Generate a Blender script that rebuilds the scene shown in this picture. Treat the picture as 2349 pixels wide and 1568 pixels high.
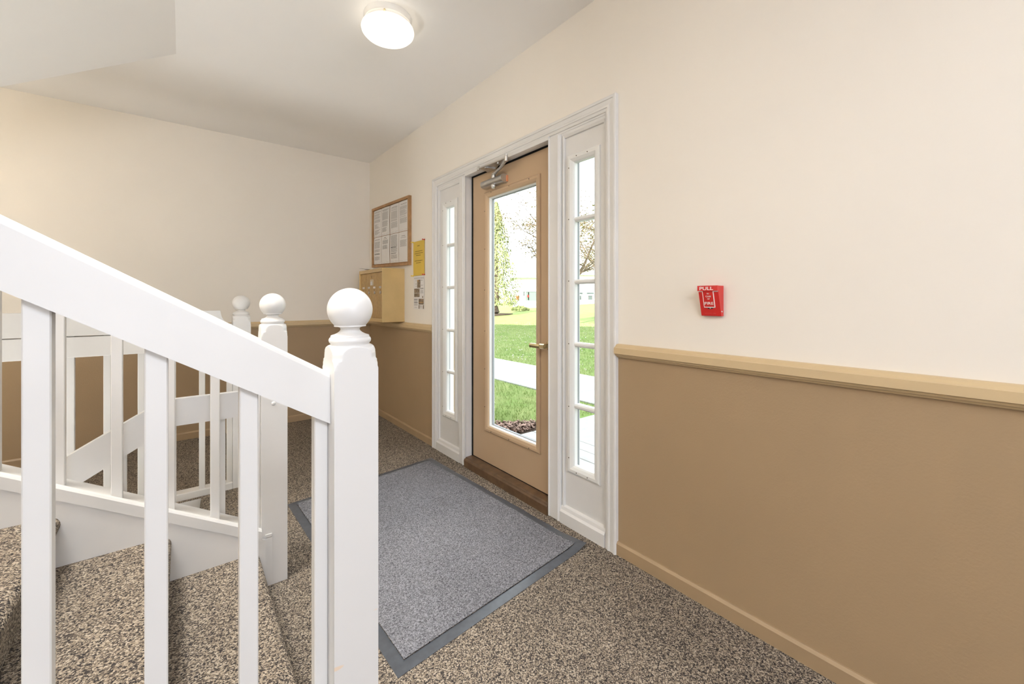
import bpy, bmesh, math, random
from mathutils import Vector, Matrix
SC = bpy.context.scene
for o in list(bpy.data.objects):
    bpy.data.objects.remove(o)
COL = SC.collection
PI = math.pi

# ------------------------------------------------------------------ camera, world, sun, lights, exposure
CAM_H = 1.0998
cam = bpy.data.cameras.new('camera'); co = bpy.data.objects.new('camera', cam); COL.objects.link(co)
co.location = (0, 0, CAM_H); co.rotation_euler = (PI / 2, 0, -0.6728)
cam.sensor_fit = 'HORIZONTAL'; cam.sensor_width = 36.0; cam.lens = 14.5764
cam.shift_x = 0.0; cam.shift_y = -0.04139
cam.clip_start = 0.03; cam.clip_end = 400
SC.camera = co
w = bpy.data.worlds.new('overcast_sky'); SC.world = w; w.use_nodes = True
bg = w.node_tree.nodes['Background']
bg.inputs['Color'].default_value = (0.90, 0.95, 1.0, 1); bg.inputs['Strength'].default_value = 4.5
sun = bpy.data.lights.new('sun', 'SUN'); so = bpy.data.objects.new('sun', sun); COL.objects.link(so)
sun.energy = 13.0; sun.color = (1.0, 0.95, 0.86); sun.angle = 0.009
so.rotation_euler = Vector((0.80, 0.22, -0.52)).to_track_quat('-Z', 'Y').to_euler()


def area(name, loc, aim, size, power, col=(1, 1, 1), sy=None):
    l = bpy.data.lights.new(name, 'AREA'); o = bpy.data.objects.new(name, l); COL.objects.link(o)
    l.energy = power; l.color = col; l.size = size
    if sy:
        l.shape = 'RECTANGLE'; l.size_y = sy
    o.location = loc
    o.rotation_euler = (Vector(aim) - Vector(loc)).to_track_quat('-Z', 'Y').to_euler()
    return o


area('photo_flash', (0.12, -0.45, 1.62), (0.3, 3.0, 1.25), 0.22, 3.0, (0.96, 1.0, 1.06))
area('fill_overhead', (-0.3, -1.2, 2.44), (-0.3, -1.0, 0.0), 1.0, 54, (0.94, 1.0, 1.12))  # added fill light overhead, out of view; no fixture belongs to it
area('fill_overhead_right', (0.7, -1.6, 2.44), (0.6, -1.2, 0.0), 1.0, 12, (0.94, 1.0, 1.12))  # second unseen overhead fill, added to even out the brightness
area('fill_rear', (0.0, -4.8, 1.5), (0.2, 2.0, 1.3), 2.2, 82, (0.94, 1.0, 1.12))  # large soft fill added behind the camera; there is no window here
area('fill_stairwell', (-1.2, 1.4, 4.9), (-0.9, 1.5, 0.0), 1.0, 208, (1.0, 1.0, 0.97))  # unseen fill added high in the stairwell, aimed down
area('fill_lower_well', (-1.1, 2.43, -0.95), (-0.5, 2.43, 2.2), 0.8, 165, (0.99, 1.0, 0.98))  # unseen fill added in the lower well, aimed up to brighten the soffit
area('fill_side_hall', (-1.9, 3.6, 2.44), (-1.7, 3.5, 0.0), 0.5, 5, (1.0, 0.98, 0.95))  # weak unseen fill, added to lift the tan end wall
vs = SC.view_settings
vs.view_transform = 'Standard'; vs.look = 'None'; vs.gamma = 1.0; vs.exposure = 0.0; vs.use_curve_mapping = False
SC.cycles.use_denoising = True
SC.cycles.max_bounces = 16; SC.cycles.diffuse_bounces = 12; SC.cycles.transparent_max_bounces = 12
SC.cycles.sample_clamp_indirect = 8.0

# ------------------------------------------------------------------ materials
MATS = {}


def mat(name, col, rough=0.5, spec=0.4, metal=0.0, var=None, bump=None, col2=None):
    """var=(scale, amount) colour mottling, bump=(scale, strength, distance)"""
    m = bpy.data.materials.new(name); m.use_nodes = True; MATS[name] = m
    nt = m.node_tree; b = nt.nodes['Principled BSDF']
    b.inputs['Base Color'].default_value = (*col, 1); b.inputs['Roughness'].default_value = rough
    b.inputs['Metallic'].default_value = metal; b.inputs['Specular IOR Level'].default_value = spec
    tc = nt.nodes.new('ShaderNodeTexCoord')
    if var:
        n = nt.nodes.new('ShaderNodeTexNoise'); n.inputs['Scale'].default_value = var[0]; n.inputs['Detail'].default_value = 4
        nt.links.new(tc.outputs['Object'], n.inputs['Vector'])
        r = nt.nodes.new('ShaderNodeValToRGB')
        c2 = col2 or tuple(c * (1 - var[1]) for c in col)
        c1 = tuple(min(1, c * (1 + var[1] * .6)) for c in col) if not col2 else col
        r.color_ramp.elements[0].position = 0.33; r.color_ramp.elements[0].color = (*c2, 1)
        r.color_ramp.elements[1].position = 0.67; r.color_ramp.elements[1].color = (*c1, 1)
        nt.links.new(n.outputs['Fac'], r.inputs['Fac']); nt.links.new(r.outputs['Color'], b.inputs['Base Color'])
    if bump:
        n = nt.nodes.new('ShaderNodeTexNoise'); n.inputs['Scale'].default_value = bump[0]; n.inputs['Detail'].default_value = 3
        nt.links.new(tc.outputs['Object'], n.inputs['Vector'])
        bp = nt.nodes.new('ShaderNodeBump'); bp.inputs['Strength'].default_value = bump[1]; bp.inputs['Distance'].default_value = bump[2]
        nt.links.new(n.outputs['Fac'], bp.inputs['Height']); nt.links.new(bp.outputs['Normal'], b.inputs['Normal'])
    return m


def carpet_mat(name, scale, stops, bump=0.6):
    m = bpy.data.materials.new(name); m.use_nodes = True; MATS[name] = m
    nt = m.node_tree; b = nt.nodes['Principled BSDF']
    b.inputs['Roughness'].default_value = 0.95; b.inputs['Specular IOR Level'].default_value = 0.05
    tc = nt.nodes.new('ShaderNodeTexCoord')
    dn = nt.nodes.new('ShaderNodeTexNoise'); dn.inputs['Scale'].default_value = scale * .55
    nt.links.new(tc.outputs['Object'], dn.inputs['Vector'])
    mx = nt.nodes.new('ShaderNodeMix'); mx.data_type = 'VECTOR'; mx.inputs['Factor'].default_value = 0.006
    nt.links.new(tc.outputs['Object'], mx.inputs['A']); nt.links.new(dn.outputs['Color'], mx.inputs['B'])
    v = nt.nodes.new('ShaderNodeTexVoronoi'); v.inputs['Scale'].default_value = scale
    nt.links.new(mx.outputs['Result'], v.inputs['Vector'])
    sp = nt.nodes.new('ShaderNodeSeparateColor'); nt.links.new(v.outputs['Color'], sp.inputs['Color'])
    r = nt.nodes.new('ShaderNodeValToRGB'); r.color_ramp.interpolation = 'LINEAR'
    while len(r.color_ramp.elements) < len(stops):
        r.color_ramp.elements.new(0.5)
    for e, (p, c) in zip(r.color_ramp.elements, stops):
        e.position = p; e.color = (*c, 1)
    nt.links.new(sp.outputs['Red'], r.inputs['Fac'])
    # traffic wear: large soft patches
    ln = nt.nodes.new('ShaderNodeTexNoise'); ln.inputs['Scale'].default_value = 2.2; ln.inputs['Detail'].default_value = 3
    nt.links.new(tc.outputs['Object'], ln.inputs['Vector'])
    mr = nt.nodes.new('ShaderNodeMapRange'); mr.inputs['From Min'].default_value = .3; mr.inputs['From Max'].default_value = .7
    mr.inputs['To Min'].default_value = .9; mr.inputs['To Max'].default_value = 1.08
    nt.links.new(ln.outputs['Fac'], mr.inputs['Value'])
    mul = nt.nodes.new('ShaderNodeMix'); mul.data_type = 'RGBA'; mul.blend_type = 'MULTIPLY'; mul.inputs['Factor'].default_value = 1
    nt.links.new(r.outputs['Color'], mul.inputs['A']); nt.links.new(mr.outputs['Result'], mul.inputs['B'])
    nt.links.new(mul.outputs['Result'], b.inputs['Base Color'])
    bp = nt.nodes.new('ShaderNodeBump'); bp.inputs['Strength'].default_value = bump; bp.inputs['Distance'].default_value = 0.004; bp.invert = True
    nt.links.new(v.outputs['Distance'], bp.inputs['Height']); nt.links.new(bp.outputs['Normal'], b.inputs['Normal'])
    return m


CREAM = mat('cream_wall_paint', (0.785, 0.74, 0.67), 0.6, 0.25, var=(1.6, 0.02), bump=(60, 0.06, 0.004))
TAN = mat('tan_wall_paint', (0.37, 0.263, 0.155), 0.5, 0.3, var=(2.0, 0.04), bump=(170, 0.16, 0.003))
RAILP = mat('chair_rail_paint', (0.56, 0.43, 0.255), 0.42, 0.4, var=(9, 0.03))
BASEP = mat('baseboard_paint', (0.37, 0.263, 0.155), 0.42, 0.4, var=(9, 0.04))
CEIL = mat('ceiling_paint', (0.87, 0.86, 0.845), 0.85, 0.1, var=(2.0, 0.015))
WHITE = mat('white_trim_paint', (0.68, 0.67, 0.655), 0.36, 0.45, var=(7, 0.025), bump=(45, 0.05, 0.002))
DOORP = mat('brown_door_paint', (0.48, 0.345, 0.22), 0.42, 0.4, var=(3, 0.03), bump=(80, 0.05, 0.002))
WOODTH = mat('dark_threshold_wood', (0.125, 0.072, 0.038), 0.35, 0.5, var=(18, 0.3))
SHADOWGAP = mat('black_weatherstrip', (0.012, 0.011, 0.010), 0.8, 0.1)
STEEL = mat('satin_aluminium', (0.60, 0.59, 0.57), 0.34, 0.5, 1.0, var=(12, 0.06))
BRASS = mat('polished_brass', (0.72, 0.62, 0.38), 0.22, 0.5, 1.0, var=(15, 0.06))
SCREW = mat('dark_screw_head', (0.13, 0.11, 0.09), 0.4, 0.5, 0.6)
STOP = mat('white_glazing_stop', (0.72, 0.72, 0.70), 0.4, 0.4)
SEAL = mat('grey_glazing_seal', (0.27, 0.28, 0.29), 0.5, 0.3)
OAK = mat('oak_frame_wood', (0.40, 0.225, 0.10), 0.5, 0.3, var=(22, 0.18))
CORK = mat('cork_sheet', (0.34, 0.20, 0.10), 0.9, 0.1, var=(160, 0.35))
PAPER = mat('white_paper', (0.74, 0.72, 0.70), 0.7, 0.15, var=(6, 0.02))
INK = mat('grey_print', (0.38, 0.365, 0.35), 0.8, 0.05)
INKD = mat('dark_print', (0.13, 0.125, 0.12), 0.8, 0.05)
YELLOW = mat('yellow_paper', (0.64, 0.45, 0.085), 0.6, 0.2, var=(8, 0.04))
YINK = mat('olive_print', (0.20, 0.15, 0.05), 0.8, 0.05)
PHOTO = mat('brown_printed_photo', (0.26, 0.20, 0.14), 0.6, 0.2, var=(60, 0.45))
PHOTO2 = mat('orange_printed_photo', (0.50, 0.30, 0.14), 0.6, 0.2, var=(60, 0.25))
PINR = mat('red_plastic_pin', (0.50, 0.02, 0.02), 0.3, 0.5)
PINY = mat('yellow_plastic_pin', (0.80, 0.55, 0.03), 0.3, 0.5)
GOLD = mat('gold_enamel', (0.62, 0.45, 0.21), 0.28, 0.5, 0.25, var=(5, 0.10), bump=(30, 0.05, 0.002))
GOLDD = mat('gold_brushed_door', (0.47, 0.31, 0.12), 0.4, 0.4, 0.3, var=(40, 0.12))
RED = mat('fire_red_enamel', (0.60, 0.025, 0.022), 0.28, 0.5, var=(20, 0.05))
REDL = mat('raised_red_lettering', (0.66, 0.10, 0.09), 0.3, 0.5)
WLET = mat('white_enamel_lettering', (0.86, 0.80, 0.77), 0.4, 0.4)
BLACKP = mat('black_lock_plate', (0.03, 0.03, 0.03), 0.4, 0.5)
RUBBER = mat('black_rubber', (0.075, 0.082, 0.095), 0.33, 0.5, var=(40, 0.15), bump=(60, 0.1, 0.002))
LAMPW = mat('white_lamp_metal', (0.82, 0.80, 0.76), 0.35, 0.4)
CARPET = carpet_mat('speckled_brown_carpet', 310, [(0.0, (0.035, 0.032, 0.032)), (0.22, (0.062, 0.054, 0.050)), (0.40, (0.150, 0.122, 0.098)),
                                                  (0.62, (0.25, 0.205, 0.155)), (0.85, (0.40, 0.335, 0.26)), (1.0, (0.48, 0.415, 0.335))])
MATP = carpet_mat('blue_grey_mat_pile', 330, [(0.0, (0.075, 0.075, 0.082)), (0.35, (0.15, 0.15, 0.163)), (0.7, (0.22, 0.221, 0.238)), (1.0, (0.31, 0.31, 0.335))], 0.35)
# outdoors
GRASSG = mat('lawn_soil', (0.16, 0.235, 0.070), 0.9, 0.05, var=(3.0, 0.3), col2=(0.22, 0.255, 0.10))
BLADE = mat('grass_blade_green', (0.25, 0.345, 0.125), 0.6, 0.1, var=(1.6, 0.2), col2=(0.37, 0.42, 0.20))
CONC = mat('pale_concrete', (0.36, 0.36, 0.358), 0.85, 0.1, var=(14, 0.10), bump=(90, 0.15, 0.003))
DECKM = mat('weathered_pale_decking', (0.39, 0.39, 0.385), 0.7, 0.1, var=(9, 0.14))
MULCH = mat('mulch_bed_soil', (0.11, 0.08, 0.064), 0.95, 0.05, var=(30, 0.3))
CHIP = mat('bark_chip', (0.30, 0.205, 0.170), 0.9, 0.05, var=(25, 0.5))
SIDING = mat('white_house_siding', (0.80, 0.80, 0.78), 0.7, 0.2)
ROOFM = mat('pale_roof_shingle', (0.50, 0.48, 0.46), 0.9, 0.1, var=(6, 0.1))
BARK = mat('tree_bark', (0.20, 0.15, 0.115), 0.9, 0.1, var=(18, 0.3))
LEAFG = mat('conifer_green', (0.20, 0.225, 0.095), 0.7, 0.1, var=(0.9, 0.3), col2=(0.32, 0.33, 0.15))
BUD = mat('yellow_green_bud', (0.36, 0.29, 0.11), 0.7, 0.1, var=(1.5, 0.3), col2=(0.30, 0.22, 0.10))
LEAFB = mat('olive_brown_leaf', (0.27, 0.21, 0.11), 0.7, 0.1, var=(1.4, 0.3), col2=(0.20, 0.21, 0.09))
PETAL = mat('fallen_petal', (0.62, 0.55, 0.55), 0.8, 0.1)
DARKW = mat('dark_window_glass', (0.10, 0.12, 0.12), 0.15, 0.5, var=(2, 0.4))
PINKB = mat('mauve_blind', (0.34, 0.25, 0.25), 0.6, 0.2)
TERRA = mat('terracotta', (0.42, 0.15, 0.07), 0.7, 0.2, var=(10, 0.15))


def glass_mat():
    m = bpy.data.materials.new('clear_pane_glass'); m.use_nodes = True
    nt = m.node_tree; nt.nodes.remove(nt.nodes['Principled BSDF'])
    out = nt.nodes['Material Output']
    tr = nt.nodes.new('ShaderNodeBsdfTransparent'); tr.inputs['Color'].default_value = (0.97, 0.985, 0.98, 1)
    gl = nt.nodes.new('ShaderNodeBsdfGlossy'); gl.inputs['Roughness'].default_value = 0.02
    fr = nt.nodes.new('ShaderNodeFresnel'); fr.inputs['IOR'].default_value = 1.30
    mx = nt.nodes.new('ShaderNodeMixShader')
    ge = nt.nodes.new('ShaderNodeNewGeometry'); fb = nt.nodes.new('ShaderNodeMath'); fb.operation = 'MULTIPLY_ADD'
    fb.inputs[1].default_value = -1.0; fb.inputs[2].default_value = 1.0
    nt.links.new(ge.outputs['Backfacing'], fb.inputs[0])          # only the front face reflects: no trapped light in the thin pane
    fm = nt.nodes.new('ShaderNodeMath'); fm.operation = 'MULTIPLY'
    nt.links.new(fr.outputs[0], fm.inputs[0]); nt.links.new(fb.outputs[0], fm.inputs[1])
    nt.links.new(fm.outputs[0], mx.inputs[0]); nt.links.new(tr.outputs[0], mx.inputs[1]); nt.links.new(gl.outputs[0], mx.inputs[2])
    nt.links.new(mx.outputs[0], out.inputs[0])
    return m


GLASS = glass_mat()


def lampglass():
    m = bpy.data.materials.new('lit_opal_glass'); m.use_nodes = True
    b = m.node_tree.nodes['Principled BSDF']
    b.inputs['Base Color'].default_value = (0.9, 0.88, 0.82, 1); b.inputs['Roughness'].default_value = 0.25
    b.inputs['Emission Color'].default_value = (1.0, 0.90, 0.74, 1); b.inputs['Emission Strength'].default_value = 1.5
    return m


OPAL = lampglass()


def worn_white():
    m = mat('worn_white_post_paint', (0.68, 0.67, 0.655), 0.33, 0.5)
    nt = m.node_tree; b = nt.nodes['Principled BSDF']
    tc = nt.nodes.new('ShaderNodeTexCoord'); n = nt.nodes.new('ShaderNodeTexNoise'); n.inputs['Scale'].default_value = 26
    n.inputs['Detail'].default_value = 1.0
    nt.links.new(tc.outputs['Object'], n.inputs['Vector'])
    r = nt.nodes.new('ShaderNodeValToRGB')
    r.color_ramp.elements[0].position = 0.755; r.color_ramp.elements[0].color = (0.68, 0.67, 0.655, 1)
    r.color_ramp.elements[1].position = 0.775; r.color_ramp.elements[1].color = (0.74, 0.60, 0.47, 1)
    nt.links.new(n.outputs['Fac'], r.inputs['Fac']); nt.links.new(r.outputs['Color'], b.inputs['Base Color'])
    return m


WORN = worn_white()

# ------------------------------------------------------------------ mesh helpers


class MB:
    def __init__(s):
        s.v = []; s.f = []; s.mi = []

    def add(s, vs, fs, mi=0):
        k = len(s.v); s.v += [tuple(p) for p in vs]
        for f in fs:
            s.f.append(tuple(k + i for i in f)); s.mi.append(mi)

    def box(s, x0, x1, y0, y1, z0, z1, mi=0):
        v = [(x, y, z) for x in (x0, x1) for y in (y0, y1) for z in (z0, z1)]
        s.add(v, [(0, 1, 3, 2), (4, 6, 7, 5), (0, 4, 5, 1), (2, 3, 7, 6), (0, 2, 6, 4), (1, 5, 7, 3)], mi)

    def cbox(s, x0, x1, y0, y1, z0, z1, b=0.003, mi=0):
        """box with chamfered edges"""
        bm = bmesh.new()
        vv = [bm.verts.new((x, y, z)) for x in (x0, x1) for y in (y0, y1) for z in (z0, z1)]
        for f in [(0, 1, 3, 2), (4, 6, 7, 5), (0, 4, 5, 1), (2, 3, 7, 6), (0, 2, 6, 4), (1, 5, 7, 3)]:
            bm.faces.new([vv[i] for i in f])
        b = min(b, .45 * min(abs(x1 - x0), abs(y1 - y0), abs(z1 - z0)))
        bmesh.ops.bevel(bm, geom=list(bm.edges), offset=b, segments=1, affect='EDGES', profile=0.5)
        bm.verts.index_update()
        s.add([p.co[:] for p in bm.verts], [[q.index for q in f.verts] for f in bm.faces], mi); bm.free()

    def prism(s, poly, a0, a1, axis='y', mi=0):
        """polygon extruded along an axis: 'y' poly=(x,z); 'x' poly=(y,z); 'z' poly=(x,y)"""
        n = len(poly)

        def P(p, a):
            return (p[0], a, p[1]) if axis == 'y' else ((a, p[0], p[1]) if axis == 'x' else (p[0], p[1], a))
        v = [P(p, a0) for p in poly] + [P(p, a1) for p in poly]
        f = [tuple(range(n)), tuple(range(2 * n - 1, n - 1, -1))]
        f += [(i, (i + 1) % n + 0, (i + 1) % n + n, i + n) for i in range(n)]
        s.add(v, f, mi)

    def rev(s, cx, cy, prof, n=32, sq=None, mi=0, axis='z', cap=True):
        """lathe round an axis; prof=[(r, a)]; sq clamps the section to a square of that half width"""
        rows = []
        for r, a in prof:
            row = []
            for i in range(n):
                t = 2 * PI * i / n; c, q = math.cos(t), math.sin(t)
                rr = r if sq is None else min(r, sq / max(abs(c), abs(q)))
                row.append((cx + rr * c, cy + rr * q, a) if axis == 'z' else ((cx + rr * c, a, cy + rr * q) if axis == 'y' else (a, cx + rr * c, cy + rr * q)))
            rows.append(row)
        v = [p for row in rows for p in row]; f = []
        for j in range(len(rows) - 1):
            for i in range(n):
                k = (i + 1) % n
                f.append((j * n + i, j * n + k, (j + 1) * n + k, (j + 1) * n + i))
        if cap:
            f.append(tuple(range(n - 1, -1, -1))); f.append(tuple((len(rows) - 1) * n + i for i in range(n)))
        s.add(v, f, mi)

    def tube(s, pts, rad, n=8, mi=0):
        pts = [Vector(p) for p in pts]; rr = rad if isinstance(rad, (list, tuple)) else [rad] * len(pts)
        v = []; f = []
        for j, p in enumerate(pts):
            d = (pts[min(j + 1, len(pts) - 1)] - pts[max(j - 1, 0)]).normalized()
            u = d.cross(Vector((0, 0, 1)))
            if u.length < 1e-3:
                u = d.cross(Vector((1, 0, 0)))
            u.normalize(); q = d.cross(u)
            v += [p + (u * math.cos(2 * PI * i / n) + q * math.sin(2 * PI * i / n)) * rr[j] for i in range(n)]
        for j in range(len(pts) - 1):
            for i in range(n):
                k = (i + 1) % n
                f.append((j * n + i, j * n + k, (j + 1) * n + k, (j + 1) * n + i))
        f.append(tuple(range(n - 1, -1, -1))); f.append(tuple((len(pts) - 1) * n + i for i in range(n)))
        s.add(v, f, mi)

    def ball(s, c, r, n=12, m=8, sc=(1, 1, 1), mi=0):
        v = [(c[0], c[1], c[2] + r * sc[2])]; f = []
        for j in range(1, m):
            t = PI * j / m
            for i in range(n):
                a = 2 * PI * i / n
                v.append((c[0] + r * sc[0] * math.sin(t) * math.cos(a), c[1] + r * sc[1] * math.sin(t) * math.sin(a), c[2] + r * sc[2] * math.cos(t)))
        v.append((c[0], c[1], c[2] - r * sc[2]))
        for i in range(n):
            k = (i + 1) % n
            f.append((0, 1 + i, 1 + k)); f.append((len(v) - 1, 1 + (m - 2) * n + k, 1 + (m - 2) * n + i))
            for j in range(m - 2):
                f.append((1 + j * n + i, 1 + (j + 1) * n + i, 1 + (j + 1) * n + k, 1 + j * n + k))
        s.add(v, f, mi)


def wpos(o):
    p = Vector((0, 0, 0))
    while o is not None:
        p += o.location; o = o.parent
    return p


def build(name, mb, mats, parent=None, kind=None, label=None, cat=None, group=None, smooth=False, loc=(0, 0, 0)):
    me = bpy.data.meshes.new(name)
    off = wpos(parent) if parent else Vector(loc)
    me.from_pydata([(p[0] - off.x, p[1] - off.y, p[2] - off.z) for p in mb.v], [], mb.f)
    if not isinstance(mats, (list, tuple)):
        mats = [mats]
    for m in mats:
        me.materials.append(m)
    if len(mats) > 1:
        me.polygons.foreach_set('material_index', mb.mi)
    bm = bmesh.new(); bm.from_mesh(me); bmesh.ops.recalc_face_normals(bm, faces=list(bm.faces)); bm.to_mesh(me); bm.free()
    if smooth:
        me.shade_smooth(); me.set_sharp_from_angle(angle=math.radians(35))
    o = bpy.data.objects.new(name, me); COL.objects.link(o)
    if parent:
        o.parent = parent
    else:
        o.location = off
    tag(o, label, cat, group, kind)
    return o


def tag(o, label=None, cat=None, group=None, kind=None):
    for k, v in (('label', label), ('category', cat), ('group', group), ('kind', kind)):
        if v:
            o[k] = v
    return o


def empty(name, loc, label=None, cat=None, group=None, kind=None):
    o = bpy.data.objects.new(name, None); COL.objects.link(o); o.location = loc; o.empty_display_size = .1
    return tag(o, label, cat, group, kind)


def raw(name, verts, faces, mats, parent=None, **kw):
    me = bpy.data.meshes.new(name); off = wpos(parent) if parent else Vector((0, 0, 0))
    me.from_pydata([(p[0] - off.x, p[1] - off.y, p[2] - off.z) for p in verts], [], faces)
    for m in (mats if isinstance(mats, (list, tuple)) else [mats]):
        me.materials.append(m)
    o = bpy.data.objects.new(name, me); COL.objects.link(o)
    if parent:
        o.parent = parent
    return tag(o, kw.get('label'), kw.get('cat'), kw.get('group'), kw.get('kind'))


# ------------------------------------------------------------------ the room shell
XW, YB, ZC = 1.48, 4.156, 2.471       # entrance wall, end wall, ceiling
XL, YF = -2.6, -5.0                   # limits of the room out of view
D0, D1, DZ = 1.165, 2.745, 1.945      # opening of the entrance unit
SPLIT = 0.858                         # top of the tan paint

m = MB()
m.box(XL, XW, YF, 1.93, -.16, 0); m.box(.085, XW, 1.93, 2.885, -.16, 0); m.box(XL, XW, 2.885, YB, -.16, 0)
build('floor', m, CARPET, kind='structure', label='speckled brown loop carpet floor of the entrance hall')

m = MB()
T = .15


def wall_x(y0, y1, z0, z1):
    if z0 < SPLIT < z1:
        m.box(XW, XW + T, y0, y1, z0, SPLIT, 1); m.box(XW, XW + T, y0, y1, SPLIT, z1, 0)
    else:
        m.box(XW, XW + T, y0, y1, z0, z1, 1 if z1 <= SPLIT else 0)


wall_x(YF - T, D0, -.3, ZC + .13); wall_x(D1, YB + T, -.3, ZC + .13); wall_x(D0, D1, DZ, ZC + .13)
m.box(XW, XW + T, D0, D1, -.3, -.02, 1)
build('wall_right', m, [CREAM, TAN], kind='structure', label='entrance wall, cream above and tan below')
m = MB()
m.box(XL - T, XW, YB, YB + T, -1.6, SPLIT, 1); m.box(XL - T, XW, YB, YB + T, SPLIT, ZC + .13, 0)
build('wall_back', m, [CREAM, TAN], kind='structure', label='end wall of the hall, cream above and tan below')
m = MB(); m.box(XL - T, XW, YF - T, YF, 0, ZC + .13)
build('wall_front', m, CREAM, kind='structure')
m = MB(); m.box(XL - T, XL, YF, YB, -1.6, 5.1)
build('wall_left', m, CREAM, kind='structure')
m = MB()      # walls of the stairwell going up through the ceiling and down below the floor
m.box(-.024, .1, .9, 2.98, ZC + .12, 5.1); m.box(XL, .1, .78, .9, ZC + .12, 5.1); m.box(XL, .1, 2.98, 3.1, ZC + .12, 5.1); m.box(XL, .1, .78, 3.1, 5.1, 5.2)
m.box(.085, .2, 1.93, 2.885, -1.6, -.16); m.box(XL, .2, 1.80, 1.93, -1.6, -.16); m.box(XL, .2, 2.9, 3.0, -1.6, -.16); m.box(XL, .2, 1.8, 3.0, -1.75, -1.6)
build('wall_stairwell', m, CREAM, kind='structure')
m = MB()
m.box(-.024, XW, YF, YB, ZC, ZC + .13); m.box(XL, -.024, YF, .9, ZC, ZC + .13); m.box(XL, -.024, 2.98, YB, ZC, ZC + .13)
build('ceiling', m, CEIL, kind='structure', label='flat white painted ceiling')
m = MB()      # underside of the flight above: slopes down to the left
m.prism([(-.024, 2.471), (-1.85, 1.357), (-1.85, 1.72), (-.024, 2.80)], 1.92, 2.98)
m.box(XL, -1.85, .9, 2.98, 1.20, 1.38)
build('ceiling_soffit', m, CEIL, kind='structure', label='sloping white underside of the upper stair flight')

# exterior block that the hall belongs to
m = MB()
m.box(-9, XW + T, -30, YF - T, -.4, 7.0); m.box(-9, XW + T, YB + T, 30, -.4, 7.0); m.box(-9, XL - T, YF - T, YB + T, -.4, 7.0)
m.box(XL - T, XW + T, YF - T, YB + T, 5.2, 7.0); m.box(.1, XW + T, YF - T, YB + T, ZC + .13, 5.2)
m.box(XL - T, .1, YF - T, .78, ZC + .13, 5.2); m.box(XL - T, .1, 3.1, YB + T, ZC + .13, 5.2)
build('wall_exterior', m, SIDING, kind='structure')

# chair rail mouldings
RP = [(0, .909), (-.011, .908), (-.018, .904), (-.024, .897), (-.031, .894), (-.031, .869), (-.024, .866), (-.021, .860), (-.012, .857), (-.010, .852), (0, .850)]
m = MB()
m.prism([(XW + p[0], p[1]) for p in RP], YF, 1.118)
build('trim_1', m, RAILP, kind='structure', label='ochre chair rail moulding right of the entrance')
m = MB(); m.prism([(XW + p[0], p[1]) for p in RP], 2.793, YB - .03)
build('trim_2', m, RAILP, kind='structure', label='short ochre chair rail below the notices')
m = MB(); m.prism([(YB + p[0], p[1]) for p in RP], XL, XW, axis='x')
build('trim_3', m, RAILP, kind='structure', label='ochre chair rail along the end wall')
BP = [(0, .056), (-.006, .056), (-.013, .047), (-.013, 0), (0, 0)]
m = MB(); m.prism([(XW + p[0], p[1]) for p in BP], YF, 1.118); m.prism([(XW + p[0], p[1]) for p in BP], 2.793, YB - .013)
build('baseboard_right', m, BASEP, kind='structure', label='low tan baseboard along the entrance wall')
m = MB(); m.prism([(YB + p[0], p[1]) for p in BP], XL, XW, axis='x')
build('baseboard_back', m, BASEP, kind='structure', label='low tan baseboard along the end wall')

# ------------------------------------------------------------------ entrance unit: casing, mullions, sidelights, door
cas = empty('trim_4', (XW, 1.95, 0), kind='structure', label='white moulded casing round the entrance door and sidelights')


def mitre(o_a, sgn, s0, s1, vert, S_):
    n = len(S_); vv = []
    for e, end in ((0, s0), (1, s1)):
        for d, x in S_:
            t = end + (d if e == 0 else -d)
            vv.append((x, o_a + sgn * d, t) if vert else (x, t, o_a + sgn * d))
    m.add(vv, [tuple(range(n)), tuple(range(2 * n - 1, n - 1, -1))] + [(i, (i + 1) % n, (i + 1) % n + n, i + n) for i in range(n)])


CS = [(0, XW), (0, XW - .018), (.004, XW - .021), (.014, XW - .021), (.016, XW - .0175), (.034, XW - .016), (.038, XW - .019), (.046, XW - .019), (.049, XW - .0155), (.060, XW - .013), (.062, XW - .010), (.062, XW)]
m = MB(); mitre(1.118, 1, -.0625, 1.992, True, CS); build('side_casing', m, WHITE, cas)
m = MB(); mitre(2.793, -1, -.0625, 1.992, True, CS); build('side_casing', m, WHITE, cas)
m = MB(); mitre(1.992, -1, 1.118, 2.793, False, CS); build('head_casing', m, WHITE, cas)
m = MB(); m.cbox(XW - .008, 1.60, 1.18, 2.733, 1.9185, 1.945, .003); m.cbox(XW - .0205, XW + .01, 1.535, 2.335, 1.912, 1.931, .002)
build('head_jamb', m, WHITE, cas)
for y0, y1 in ((1.456, 1.539), (2.333, 2.410)):
    m = MB(); m.cbox(XW - .017, 1.61, y0, y1, 0, 1.92, .003)
    yb = (1.463, 1.477) if y0 < 2 else (2.354, 2.368)
    if y0 < 2:
        m.cbox(XW - .022, XW - .01, 1.462, 1.476, 0, 1.92, .004); m.cbox(XW - .022, XW - .01, 1.527, 1.539, 0, 1.92, .004)
    else:
        m.cbox(XW - .023, XW - .01, 2.352, 2.366, 0, 1.92, .005); m.cbox(XW - .020, XW - .01, 2.333, 2.338, 0, 1.92, .002)
    build('mullion', m, WHITE, cas)
for y0, y1 in ((1.165, 1.182), (2.729, 2.745)):
    m = MB(); m.box(XW - .008, 1.61, y0, y1, 0, 1.93); build('side_jamb', m, WHITE, cas)
m = MB(); m.box(1.515, 1.53, 2.322, 2.334, .06, 1.918); m.box(1.515, 1.53, 1.537, 1.546, .06, 1.918); m.box(1.515, 1.53, 1.538, 2.334, 1.9085, 1.919)
m.box(1.518, 1.53, 1.538, 2.334, .058, .066)
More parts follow.
